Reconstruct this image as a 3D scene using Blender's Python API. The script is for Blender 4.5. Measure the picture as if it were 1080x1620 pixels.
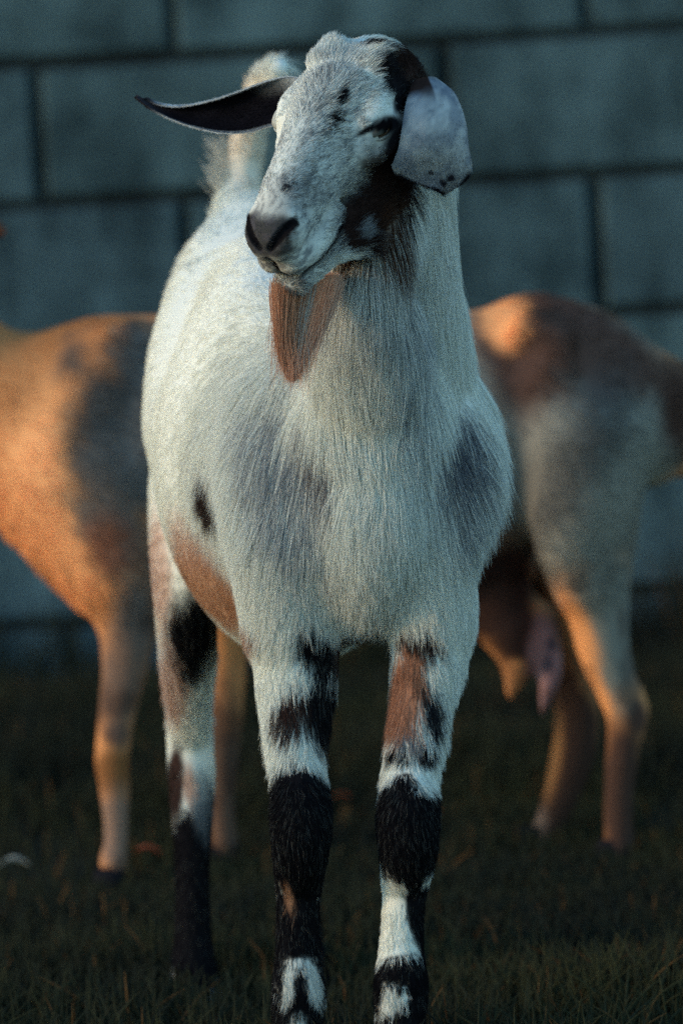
import bpy, math, random, time
import numpy as np
from mathutils import Vector, Matrix
from mathutils.bvhtree import BVHTree
try:
    import openvdb as vdb
except ImportError:
    import pyopenvdb as vdb

T0 = time.time()
rng = np.random.default_rng(7)
random.seed(7)
for o in list(bpy.data.objects):
    bpy.data.objects.remove(o)
scene = bpy.context.scene
COL = scene.collection

# ------------------------------------------------------------------ camera, sky, sun, exposure
FPX = 10650.0                      # focal length in pixels of the 1080 x 1620 photograph
CAM_H = 1.15
PITCH = math.radians(4.35)
ROLL = math.radians(3.3)
fw = Vector((0, math.cos(PITCH), -math.sin(PITCH)))
r0 = Vector((1, 0, 0)); u0 = Vector((0, math.sin(PITCH), math.cos(PITCH)))
CR = r0 * math.cos(ROLL) - u0 * math.sin(ROLL)
CU = r0 * math.sin(ROLL) + u0 * math.cos(ROLL)
CAMP = Vector((0, 0, CAM_H))
cam = bpy.data.cameras.new('camera')
camo = bpy.data.objects.new('camera', cam); COL.objects.link(camo)
m = Matrix((CR, CU, -fw)).transposed().to_4x4(); m.translation = CAMP
camo.matrix_world = m
cam.sensor_fit = 'VERTICAL'; cam.sensor_height = 36.0; cam.sensor_width = 24.0
cam.lens = FPX / 1620 * 36.0
cam.clip_start = 0.1; cam.clip_end = 2000
cam.dof.use_dof = True
cam.dof.focus_distance = 6.96
cam.dof.aperture_fstop = cam.lens / 1000 / 0.050
scene.camera = camo

SUN_EL = math.radians(12.0)
SUN_DIR = Vector((0.96, 0.28, 0))          # horizontal direction the light travels in
SUN_DIR.normalize()
L = Vector((SUN_DIR.x * math.cos(SUN_EL), SUN_DIR.y * math.cos(SUN_EL), -math.sin(SUN_EL)))
world = bpy.data.worlds.new('World'); scene.world = world
world.use_nodes = True
nt = world.node_tree; nt.nodes.clear()
out = nt.nodes.new('ShaderNodeOutputWorld'); bg = nt.nodes.new('ShaderNodeBackground')
sky = nt.nodes.new('ShaderNodeTexSky'); sky.sky_type = 'NISHITA'; sky.sun_disc = False
sky.sun_elevation = SUN_EL
sky.sun_rotation = math.atan2(-L.x, -L.y)     # azimuth of the sun, from +Y towards +X
sky.air_density = 1.0; sky.dust_density = 0.3; sky.ozone_density = 4.0
tint = nt.nodes.new('ShaderNodeMix'); tint.data_type = 'RGBA'; tint.blend_type = 'MULTIPLY'
tint.inputs[0].default_value = 1.0
tint.inputs[7].default_value = (1.08, 1.06, 0.87, 1)
nt.links.new(sky.outputs[0], tint.inputs[6]); nt.links.new(tint.outputs[2], bg.inputs[0])
bg.inputs[1].default_value = 0.15
nt.links.new(bg.outputs[0], out.inputs[0])
sun = bpy.data.lights.new('sun', 'SUN'); suno = bpy.data.objects.new('sun', sun); COL.objects.link(suno)
sun.energy = 0.70; sun.angle = math.radians(6.0); sun.color = (1.0, 0.68, 0.40)
suno.rotation_euler = L.to_track_quat('-Z', 'Y').to_euler()
scene.view_settings.view_transform = 'Standard'; scene.view_settings.look = 'None'
scene.view_settings.exposure = 1.38; scene.view_settings.gamma = 1.0
scene.view_settings.use_curve_mapping = False
scene.cycles.use_denoising = False
scene.cycles.max_bounces = 6; scene.cycles.diffuse_bounces = 4; scene.cycles.glossy_bounces = 2
scene.cycles_curves.shape = 'RIBBONS'


# ------------------------------------------------------------------ helpers
def at(u, v, y):
    """photo pixel -> world point in the plane world-Y = y"""
    d = fw + CR * ((u - 540) / FPX) + CU * ((810 - v) / FPX)
    return CAMP + d * (y / d.y)


def px(n, y):
    return n * y / FPX


def tag(o, label=None, cat=None, group=None, kind=None):
    if label: o['label'] = label
    if cat: o['category'] = cat
    if group: o['group'] = group
    if kind: o['kind'] = kind
    return o


def link(o, parent=None):
    COL.objects.link(o)
    if parent is not None: o.parent = parent
    return o


def hash3(ix, iy, iz, seed):
    h = (ix.astype(np.int64) * 374761393 + iy.astype(np.int64) * 668265263 + iz.astype(np.int64) * 2147483647 + seed * 974711) & 0xffffffff
    h = ((h ^ (h >> 13)) * 1274126177) & 0xffffffff
    h = (h ^ (h >> 16)) & 0xffffffff
    return h.astype(np.float64) / 4294967295.0


def vnoise(P, f, seed=0):
    """value noise 0..1; f may be scalar or a 3-vector of frequencies"""
    Q = P * np.asarray(f)
    I = np.floor(Q); F = Q - I; F = F * F * (3 - 2 * F); I = I.astype(np.int64)
    r = 0
    for dx in (0, 1):
        for dy in (0, 1):
            for dz in (0, 1):
                w = (F[:, 0] if dx else 1 - F[:, 0]) * (F[:, 1] if dy else 1 - F[:, 1]) * (F[:, 2] if dz else 1 - F[:, 2])
                r = r + w * hash3(I[:, 0] + dx, I[:, 1] + dy, I[:, 2] + dz, seed)
    return r


def fbm(P, f, o=3, seed=0):
    r = 0; a = 1; s = 0
    for k in range(o):
        r = r + a * vnoise(P, np.asarray(f) * 2 ** k, seed + 17 * k); s += a; a *= 0.55
    return r / s


def sstep(a, b, x):
    t = np.clip((x - a) / (b - a), 0, 1)
    return t * t * (3 - 2 * t)


def norm(A):
    return A / np.maximum(np.linalg.norm(A, axis=-1, keepdims=True), 1e-9)


def catmull(rows, n=6):
    R = np.array(rows, float)
    if len(R) < 3: return R
    E = np.vstack([2 * R[0] - R[1], R, 2 * R[-1] - R[-2]])
    o = []
    for i in range(1, len(E) - 2):
        p0, p1, p2, p3 = E[i - 1:i + 3]
        for k in range(n):
            t = k / n
            o.append(0.5 * (2 * p1 + (p2 - p0) * t + (2 * p0 - 5 * p1 + 4 * p2 - p3) * t * t + (3 * p1 - p0 - 3 * p2 + p3) * t ** 3))
    o.append(E[-2])
    return np.array(o)


class Field:
    """signed distance grid, smooth union of tapered elliptical chains"""
    def __init__(s, lo, hi, vs):
        s.vs = vs; s.lo = np.array(lo, float)
        s.n = np.ceil((np.array(hi) - s.lo) / vs).astype(int) + 1
        s.F = np.full(s.n, 0.08, np.float32)

    def sub(s, lo, hi):
        a = np.clip(np.floor((lo - s.lo) / s.vs).astype(int), 0, s.n); b = np.clip(np.ceil((hi - s.lo) / s.vs).astype(int) + 1, 0, s.n)
        return a, b

    def chain_d(s, nodes, side, a0, b0):
        """nodes rows: x y z ra rb"""
        D = np.full(b0 - a0, 0.08, np.float32)
        side = np.array(side, float)
        for i in range(len(nodes) - 1):
            p, q = nodes[i, :3], nodes[i + 1, :3]
            R = max(nodes[i, 3:5].max(), nodes[i + 1, 3:5].max()) + 0.05
            a, b = s.sub(np.minimum(p, q) - R, np.maximum(p, q) + R)
            a = np.maximum(a, a0); b = np.minimum(b, b0)
            if (b <= a).any(): continue
            X = [(s.lo[k] + np.arange(a[k], b[k]) * s.vs - p[k]).astype(np.float32) for k in range(3)]
            d = q - p; l2 = max(d @ d, 1e-9); dn = d / math.sqrt(l2)
            u = side - (side @ dn) * dn; u /= np.linalg.norm(u); v = np.cross(dn, u)
            GX, GY, GZ = X[0][:, None, None], X[1][None, :, None], X[2][None, None, :]
            al = GX * dn[0] + GY * dn[1] + GZ * dn[2]
            t = np.clip(al / math.sqrt(l2), 0, 1)
            w = al - t * math.sqrt(l2)
            cu = GX * u[0] + GY * u[1] + GZ * u[2]; cv = GX * v[0] + GY * v[1] + GZ * v[2]
            ra = nodes[i, 3] + (nodes[i + 1, 3] - nodes[i, 3]) * t; rb = nodes[i, 4] + (nodes[i + 1, 4] - nodes[i, 4]) * t
            mm = np.minimum(ra, rb)
            e = np.sqrt((cu / ra) ** 2 + (cv / rb) ** 2 + (w / mm) ** 2)
            g = np.sqrt((cu / ra ** 2) ** 2 + (cv / rb ** 2) ** 2 + (w / mm ** 2) ** 2)
            dd = e * (e - 1) / np.maximum(g, 1e-4)
            dd = np.where(e < 0.5, -(1 - e) * mm, dd)
            sl = tuple(slice(a[k] - a0[k], b[k] - a0[k]) for k in range(3))
            D[sl] = np.minimum(D[sl], dd)
        return D

    def add(s, rows, side=(1, 0, 0), k=0.02, n=6, carve=False):
        N = catmull(rows, n)
        if len(N) == 1: N = np.vstack([N, N + np.array([0, 0, 1e-4, 0, 0])])
        N[:, 3:5] = np.maximum(N[:, 3:5], 0.001)
        R = N[:, 3:5].max() + 0.05
        a, b = s.sub(N[:, :3].min(0) - R, N[:, :3].max(0) + R)
        if (b <= a).any(): return
        D = s.chain_d(N, side, a, b)
        sl = tuple(slice(a[i], b[i]) for i in range(3))
        G = s.F[sl]
        if carve: D = -D; G2 = -G; D = -D
        if not carve:
            h = np.maximum(k - np.abs(G - D), 0) / k
            s.F[sl] = np.minimum(G, D) - h * h * k * 0.25
        else:
            D = -D
            h = np.maximum(k - np.abs(G - D), 0) / k
            s.F[sl] = np.maximum(G, D) + h * h * k * 0.25

    def mesh(s):
        g = vdb.FloatGrid(0.08)
        g.copyFromArray(s.F)
        pts, tri, quad = g.convertToPolygons(0.0, 0.0)
        P = pts.astype(float) * s.vs + s.lo
        tris = [np.asarray(tri, np.int64).reshape(-1, 3)]
        q = np.asarray(quad, np.int64).reshape(-1, 4)
        tris += [q[:, [0, 1, 2]], q[:, [0, 2, 3]]]
        F = np.vstack(tris)
        # keep outward orientation
        a, b, c = P[F[:, 0]], P[F[:, 1]], P[F[:, 2]]
        if np.einsum('ij,ij->i', np.cross(b - a, c - a), (a + b + c) / 3 - P.mean(0)).sum() < 0: F = F[:, ::-1]
        return P, F

    def grad(s, P):
        """outward normals by sampling the field"""
        def smp(Q):
            I = np.clip(np.round((Q - s.lo) / s.vs).astype(int), 0, s.n - 1)
            return s.F[I[:, 0], I[:, 1], I[:, 2]]
        h = s.vs * 2
        g = np.stack([smp(P + np.eye(3)[k] * h) - smp(P - np.eye(3)[k] * h) for k in range(3)], 1)
        return norm(g)


def vert_normals(P, F):
    n = np.cross(P[F[:, 1]] - P[F[:, 0]], P[F[:, 2]] - P[F[:, 0]])
    N = np.zeros_like(P)
    for k in range(3):
        for c in range(3): N[:, c] += np.bincount(F[:, k], n[:, c], len(P))
    return norm(N)


def smooth(P, F, it=2):
    E = np.vstack([F[:, [0, 1]], F[:, [1, 2]], F[:, [2, 0]]]); E = np.vstack([E, E[:, ::-1]])
    cnt = np.maximum(np.bincount(E[:, 0], minlength=len(P)), 1)[:, None]
    for _ in range(it):
        A = np.stack([np.bincount(E[:, 0], P[E[:, 1], c], len(P)) for c in range(3)], 1) / cnt
        P = P * 0.4 + A * 0.6
    return P


def np_mesh(name, P, F, mat, colors=None, parent=None, origin=None):
    me = bpy.data.meshes.new(name)
    P = np.asarray(P, float)
    if origin is not None: P = P - np.array(origin)
    me.vertices.add(len(P)); me.vertices.foreach_set('co', P.astype(np.float32).ravel())
    F = np.asarray(F); k = F.shape[1]
    me.loops.add(F.size); me.loops.foreach_set('vertex_index', F.astype(np.int32).ravel())
    me.polygons.add(len(F)); me.polygons.foreach_set('loop_start', np.arange(len(F), dtype=np.int32) * k)
    me.update(calc_edges=True); me.validate()
    me.polygons.foreach_set('use_smooth', np.ones(len(me.polygons), bool))
    if colors is not None:
        ca = me.color_attributes.new('coat', 'FLOAT_COLOR', 'POINT')
        ca.data.foreach_set('color', np.hstack([colors, np.ones((len(P), 1))]).astype(np.float32).ravel())
    me.materials.append(mat)
    o = bpy.data.objects.new(name, me)
    link(o, parent)
    return o


def strands(name, pts, rad, colors, mat, parent=None):
    """pts (N,K,3) local to the parent; rad (N,K)"""
    N, K = pts.shape[:2]
    hc = bpy.data.hair_curves.new(name)
    hc.add_curves([K] * N)
    hc.attributes['position'].data.foreach_set('vector', pts.astype(np.float32).ravel())
    r = hc.attributes.new('radius', 'FLOAT', 'POINT'); r.data.foreach_set('value', rad.astype(np.float32).ravel())
    c = hc.attributes.new('coat', 'FLOAT_COLOR', 'CURVE')
    c.data.foreach_set('color', np.hstack([colors, np.ones((N, 1))]).astype(np.float32).ravel())
    hc.materials.append(mat)
    o = bpy.data.objects.new(name, hc)
    return link(o, parent)


def mat_new(name):
    m = bpy.data.materials.new(name); m.use_nodes = True
    return m, m.node_tree, m.node_tree.nodes['Principled BSDF']


def coat_mat(name, rough=0.7, spec=0.15, gain=1.0):
    m, t, b = mat_new(name)
    a = t.nodes.new('ShaderNodeAttribute'); a.attribute_name = 'coat'
    t.links.new(a.outputs['Color'], b.inputs['Base Color'])
    b.inputs['Roughness'].default_value = rough; b.inputs['Specular IOR Level'].default_value = spec
    return m


M_SKIN = coat_mat('coat_skin', 0.9, 0.0)
M_FUR = coat_mat('coat_fur', 0.9, 0.0)
M_BLADE = coat_mat('grass_blade', 0.75, 0.08)


class Patch:
    """ellipsoidal coat patch fixed in the animal's own space"""
    def __init__(s, c, ru, rv, rd, col, ang=0.0, soft=0.3, wob=0.35, freq=45, amt=1.0, seed=0, streak=1.0):
        s.c = np.array(c); a = math.radians(ang)
        s.u = np.array([math.cos(a), 0, -math.sin(a)]); s.v = np.array([math.sin(a), 0, math.cos(a)])
        s.r = (ru, rv, rd); s.col = np.array(col); s.soft = soft; s.wob = wob; s.freq = freq; s.amt = amt; s.seed = seed; s.streak = streak

    def apply(s, P, C, hair=False):
        R = max(s.r) * 1.9
        m = np.where((np.abs(P - s.c) < R).all(1))[0]
        if len(m) == 0: return
        Q = P[m] - s.c
        e = np.sqrt((Q @ s.u / s.r[0]) ** 2 + (Q @ s.v / s.r[1]) ** 2 + (Q[:, 1] / s.r[2]) ** 2)
        n = fbm(P[m], (s.freq, s.freq, s.freq / s.streak), 3, 100 + s.seed) - 0.5
        w = 1 - sstep(1 - s.soft, 1 + s.soft, e + n * s.wob * 2)
        w = w * s.amt
        if hair: w = np.clip((w - rng.random(len(w)) * .9) * 2.2 + .35, 0, 1) * (w > .02) * (.25 + .75 * (w < .97)) + (w >= .97) * .75 * np.clip(w, 0, 1)
        w = np.clip(w, 0, 1)[:, None]
        C[m] = C[m] * (1 - w) + s.col * w


def sample_surface(P, F, n, dens):
    a, b, c = P[F[:, 0]], P[F[:, 1]], P[F[:, 2]]
    area = np.linalg.norm(np.cross(b - a, c - a), axis=1) * dens((a + b + c) / 3)
    cs = np.cumsum(area); idx = np.searchsorted(cs, rng.random(n) * cs[-1])
    r1 = np.sqrt(rng.random(n))[:, None]; r2 = rng.random(n)[:, None]
    w = np.hstack([1 - r1, r1 * (1 - r2), r1 * r2])
    return idx, w


def grow(P, F, N, n, dens, dirf, lenf, K=5, lift=0.35, clump=0.35, cseed=1, cfreq=160, gravity=0.25, jitter=0.14, wobble=0.45, locks=0.75):
    """roots and strand points over a surface"""
    idx, w = sample_surface(P, F, n, dens)
    T = F[idx]
    root = (P[T] * w[:, :, None]).sum(1); nn = norm((N[T] * w[:, :, None]).sum(1))
    d = dirf(root, nn)
    wob = np.stack([fbm(root, 26, 2, cseed + 5 * k) - 0.5 for k in range(3)], 1) * wobble
    wob2 = np.stack([vnoise(root, cfreq, cseed + 50 + 5 * k) - 0.5 for k in range(3)], 1)
    d = d + wob + wob2 * clump * 1.6 + rng.normal(0, jitter, (n, 3)) * 0.6
    d = norm(d - nn * (d * nn).sum(1, keepdims=True))
    ln = lenf(root)
    lf = lift if np.isscalar(lift) else lift(root)[:, None]
    ln = ln * (0.65 + 0.6 * rng.random(n))
    s = np.linspace(0, 1, K)[None, :, None]
    lv = lf * (0.6 + 0.8 * rng.random((n, 1)))
    up = nn * lv
    g = np.array([0, 0, -1.0]) * gravity
    pts = root[:, None, :] - nn[:, None, :] * 0.0015 + ln[:, None, None] * (
        up[:, None, :] * (s - 0.45 * s * s) + d[:, None, :] * s * (1 - 0.1 * s) + (g[None, None, :] * s * s) * np.minimum(ln / 0.04, 1)[:, None, None])
    # locks: tips drift towards a shared point of their small neighbourhood
    cell = np.floor(root * 110).astype(np.int64)
    cc = (cell + np.stack([hash3(cell[:, 0], cell[:, 1], cell[:, 2], 900 + k) for k in range(3)], 1)) / 110
    dl = cc - root; dl = dl - nn * (dl * nn).sum(1, keepdims=True)
    pts = pts + dl[:, None, :] * (s * s) * (locks * np.clip(ln / .03, .25, 1))[:, None, None]
    return root, nn, d, pts


# ------------------------------------------------------------------ ground
def build_ground():
    m, t, b = mat_new('soil')
    n1 = t.nodes.new('ShaderNodeTexNoise'); n1.inputs['Scale'].default_value = 3.0; n1.inputs['Detail'].default_value = 8
    tc = t.nodes.new('ShaderNodeTexCoord'); t.links.new(tc.outputs['Object'], n1.inputs['Vector'])
    cr = t.nodes.new('ShaderNodeValToRGB')
    cr.color_ramp.elements[0].position = 0.3; cr.color_ramp.elements[0].color = (0.008, 0.009, 0.006, 1)
    cr.color_ramp.elements[1].position = 0.75; cr.color_ramp.elements[1].color = (0.022, 0.022, 0.014, 1)
    t.links.new(n1.outputs['Fac'], cr.inputs['Fac']); t.links.new(cr.outputs['Color'], b.inputs['Base Color'])
    b.inputs['Roughness'].default_value = 0.95; b.inputs['Specular IOR Level'].default_value = 0.1
    # one sheet: fine near the goats, coarse to the horizon
    xs = np.concatenate([[-800, -200, -60, -20], np.linspace(-8, 8, 81), [20, 60, 200, 800]])
    ys = np.concatenate([[-800, -200, -60, -20, -5], np.linspace(2, 14, 61), [20, 60, 200, 800]])
    X, Y = np.meshgrid(xs, ys, indexing='ij')
    Z = (fbm(np.stack([X.ravel(), Y.ravel(), 0 * X.ravel()], 1), 1.3, 3, 5) - 0.5) * 0.03
    Z = Z * (np.abs(X.ravel()) < 9) * (Y.ravel() < 15)
    P = np.stack([X.ravel(), Y.ravel(), Z - 0.004], 1)
    nx, ny = len(xs), len(ys); I = np.arange(nx * ny).reshape(nx, ny)
    F = np.stack([I[:-1, :-1].ravel(), I[1:, :-1].ravel(), I[1:, 1:].ravel(), I[:-1, 1:].ravel()], 1)
    o = np_mesh('ground', P, F, m); tag(o, 'dark soil of the grassy yard', 'ground', kind='structure')


def build_grass():
    def patch(n, x0, x1, y0, y1, hmin, hmax):
        x = rng.uniform(x0, x1, n); y = rng.uniform(y0, y1, n)
        P = np.stack([x, y, 0 * x], 1)
        dens = fbm(P, 2.2, 3, 9)
        keep = rng.random(n) < np.clip((dens - 0.25) * 2.6, 0.12, 1)
        P = P[keep]; dens = dens[keep]; n = len(P)
        h = (hmin + (hmax - hmin) * rng.random(n) ** 1.8) * (0.5 + 1.0 * fbm(P, 3.1, 2, 33)) * np.where((y[keep] > 8.0) & (y[keep] < 9.3), .62, 1)
        return P, h
    sets = [patch(80000, -0.75, 0.75, 6.5, 9.4, 0.025, 0.08), patch(70000, -1.1, 1.1, 9.4, 11.2, 0.04, 0.10),
            patch(12000, -1.4, 1.4, 11.0, 11.5, 0.08, 0.26),
            patch(60000, -3.5, 3.5, 4.5, 11.4, 0.02, 0.07)]
    P = np.vstack([s[0] for s in sets]); h = np.concatenate([s[1] for s in sets]); n = len(P)
    az = rng.uniform(0, 2 * math.pi, n); lean = rng.random(n) ** 1.3 * 0.9
    D = np.stack([np.cos(az) * lean, np.sin(az) * lean, np.ones(n)], 1)
    s = np.linspace(0, 1, 4)
    pts = P[:, None, :] + h[:, None, None] * np.stack([D[:, 0:1] * s ** 2 * 0.9, D[:, 1:2] * s ** 2 * 0.9, D[:, 2:3] * (s - 0.25 * lean[:, None] * s ** 2)], 2)
    rad = (0.0009 + 0.0011 * rng.random((n, 1))) * np.array([1, 0.95, 0.7, 0.15])[None]
    c0 = np.array([0.013, 0.016, 0.013]); c1 = np.array([0.036, 0.038, 0.017]); c2 = np.array([0.10, 0.05, 0.018])
    t = np.clip(fbm(P, 4.0, 3, 71) * 1.3 - 0.15 + rng.normal(0, 0.15, n), 0, 1)[:, None]
    C = c0 * (1 - t) + c1 * t
    dry = (rng.random(n) < 0.035)[:, None]
    C = np.where(dry, c2 * (0.5 + rng.random((n, 1))), C)
    o = strands('grass', pts, rad, C, M_BLADE)
    tag(o, 'dark short grass with a few dry orange blades', 'grass', kind='stuff')


# ------------------------------------------------------------------ concrete block wall
def build_wall():
    m, t, b = mat_new('concrete_blocks')
    tc = t.nodes.new('ShaderNodeTexCoord')
    mp = t.nodes.new('ShaderNodeMapping'); mp.inputs['Scale'].default_value = (5.0, 5.0, 1.3)   # rain streaks run down
    t.links.new(tc.outputs['Object'], mp.inputs['Vector'])
    n1 = t.nodes.new('ShaderNodeTexNoise'); n1.inputs['Scale'].default_value = 1.4; n1.inputs['Detail'].default_value = 6
    n2 = t.nodes.new('ShaderNodeTexNoise'); n2.inputs['Scale'].default_value = 7; n2.inputs['Detail'].default_value = 8; n2.inputs['Roughness'].default_value = 0.65
    n3 = t.nodes.new('ShaderNodeTexNoise'); n3.inputs['Scale'].default_value = 160; n3.inputs['Detail'].default_value = 3
    t.links.new(mp.outputs[0], n1.inputs['Vector']); t.links.new(tc.outputs['Object'], n2.inputs['Vector']); t.links.new(tc.outputs['Object'], n3.inputs['Vector'])
    add = t.nodes.new('ShaderNodeMath'); add.operation = 'ADD'
    t.links.new(n1.outputs['Fac'], add.inputs[0]); t.links.new(n2.outputs['Fac'], add.inputs[1])
    ma = t.nodes.new('ShaderNodeMath'); ma.operation = 'MULTIPLY_ADD'; ma.inputs[1].default_value = 0.5
    t.links.new(add.outputs[0], ma.inputs[0])
    m3 = t.nodes.new('ShaderNodeMath'); m3.operation = 'MULTIPLY_ADD'; m3.inputs[1].default_value = 0.22; m3.inputs[2].default_value = -0.11
    t.links.new(n3.outputs['Fac'], m3.inputs[0]); t.links.new(m3.outputs[0], ma.inputs[2])
    cr = t.nodes.new('ShaderNodeValToRGB'); e = cr.color_ramp.elements
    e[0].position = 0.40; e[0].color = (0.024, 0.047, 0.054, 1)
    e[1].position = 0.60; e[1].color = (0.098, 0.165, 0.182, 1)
    t.links.new(ma.outputs[0], cr.inputs['Fac'])
    at_ = t.nodes.new('ShaderNodeAttribute'); at_.attribute_name = 'coat'
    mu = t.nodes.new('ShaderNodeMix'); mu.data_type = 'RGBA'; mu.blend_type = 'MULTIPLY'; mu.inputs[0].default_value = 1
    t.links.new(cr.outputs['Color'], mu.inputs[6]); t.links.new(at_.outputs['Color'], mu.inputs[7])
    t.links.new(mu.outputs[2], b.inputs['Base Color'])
    bp = t.nodes.new('ShaderNodeBump'); bp.inputs['Strength'].default_value = 0.6; bp.inputs['Distance'].default_value = 0.01
    t.links.new(n3.outputs['Fac'], bp.inputs['Height']); t.links.new(bp.outputs[0], b.inputs['Normal'])
    b.inputs['Roughness'].default_value = 0.9; b.inputs['Specular IOR Level'].default_value = 0.2
    YW = 11.55
    H = px(222, YW); W = px(650, YW)
    q0 = at(0, 105, YW); ztop = q0.z          # a bed joint passes here
    n0 = int(ztop // H) + 1
    zb = ztop - n0 * H
    P = []; F = []; C = []
    gap = 0.019; bev = 0.006
    def box(x0, x1, z0, z1, yf, yb, c, bev=bev):
        k = len(P)
        for (x, z) in ((x0, z0), (x1, z0), (x1, z1), (x0, z1)): P.append((x, yf + bev, z))
        for (x, z) in ((x0 + bev, z0 + bev), (x1 - bev, z0 + bev), (x1 - bev, z1 - bev), (x0 + bev, z1 - bev)): P.append((x, yf, z))
        for (x, z) in ((x0, z0), (x1, z0), (x1, z1), (x0, z1)): P.append((x, yb, z))
        F.append((k + 4, k + 5, k + 6, k + 7))
        for i in range(4):
            j = (i + 1) % 4
            F.append((k + i, k + j, k + 4 + j, k + 4 + i)); F.append((k + 8 + i, k + 8 + j, k + j, k + i))
        F.append((k + 11, k + 10, k + 9, k + 8))
        for _ in range(12): C.append(c)
    # joint x of the rows by parity, read from the photo
    jA = at(275, 100, YW).x; jB = at(58, 210, YW).x
    rows = int((1.95 - zb) / H)
    for r in range(rows + 1):
        z0 = zb + r * H; z1 = z0 + H
        row_from = n0 - r                     # 0: the row just above the first joint
        ref = jA if (row_from % 2 == 0) else jB
        st = ref - W * math.ceil((ref + 9) / W)
        x = st - (px(17, YW) if row_from == -2 else 0)
        while x < 9:
            v = 0.82 + 0.3 * random.random()
            g = gap * (0.7 + 0.7 * random.random()); g2 = gap * (0.8 + 0.5 * random.random())
            box(x + g / 2, x + W - g / 2, z0 + g2 / 2, z1 - g2 / 2, YW + random.uniform(-0.003, 0.003), YW + 0.14, (v, v, v * random.uniform(0.97, 1.04)))
            x += W
    x0 = -9.0; x1 = 9.0
    box(x0, x1, -0.1, zb + (rows + 1) * H - 0.01, YW + 0.014, YW + 0.125, (0.22, 0.20, 0.19), bev=0.002)
    P = np.array(P); cen = (0, YW, 0)
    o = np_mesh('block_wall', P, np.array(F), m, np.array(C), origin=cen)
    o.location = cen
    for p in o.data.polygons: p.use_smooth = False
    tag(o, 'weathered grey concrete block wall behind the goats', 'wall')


# ------------------------------------------------------------------ goat head (shared by both goats)
def head_frame(poll, yaw, pitch, scale=1.0, roll=0.0):
    """yaw: degrees the nose is turned from the camera towards picture left; pitch: degrees below level"""
    a = math.radians(yaw); p = math.radians(pitch)
    h = np.array([-math.sin(a), -math.cos(a), 0.0]); z = np.array([0, 0, 1.0])
    D = h * math.cos(p) - z * math.sin(p); U = h * math.sin(p) + z * math.cos(p)
    S = np.cross(U, D)
    r = math.radians(roll); U, S = U * math.cos(r) + S * math.sin(r), S * math.cos(r) - U * math.sin(r)
    return dict(o=np.array(poll), D=D, U=U, S=S, s=scale)


def hp(fr, x, y, z):
    if x > .083: x = .083 + (x - .083) * 1.0
    return fr['o'] + fr['s'] * (fr['D'] * x + fr['S'] * y + fr['U'] * z)


def to_head(fr, P):
    Q = (P - fr['o']) / fr['s']
    x = Q @ fr['D']; x = np.where(x > .083, .083 + (x - .083) / 1.0, x)
    return np.stack([x, Q @ fr['S'], Q @ fr['U']], 1)


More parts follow.
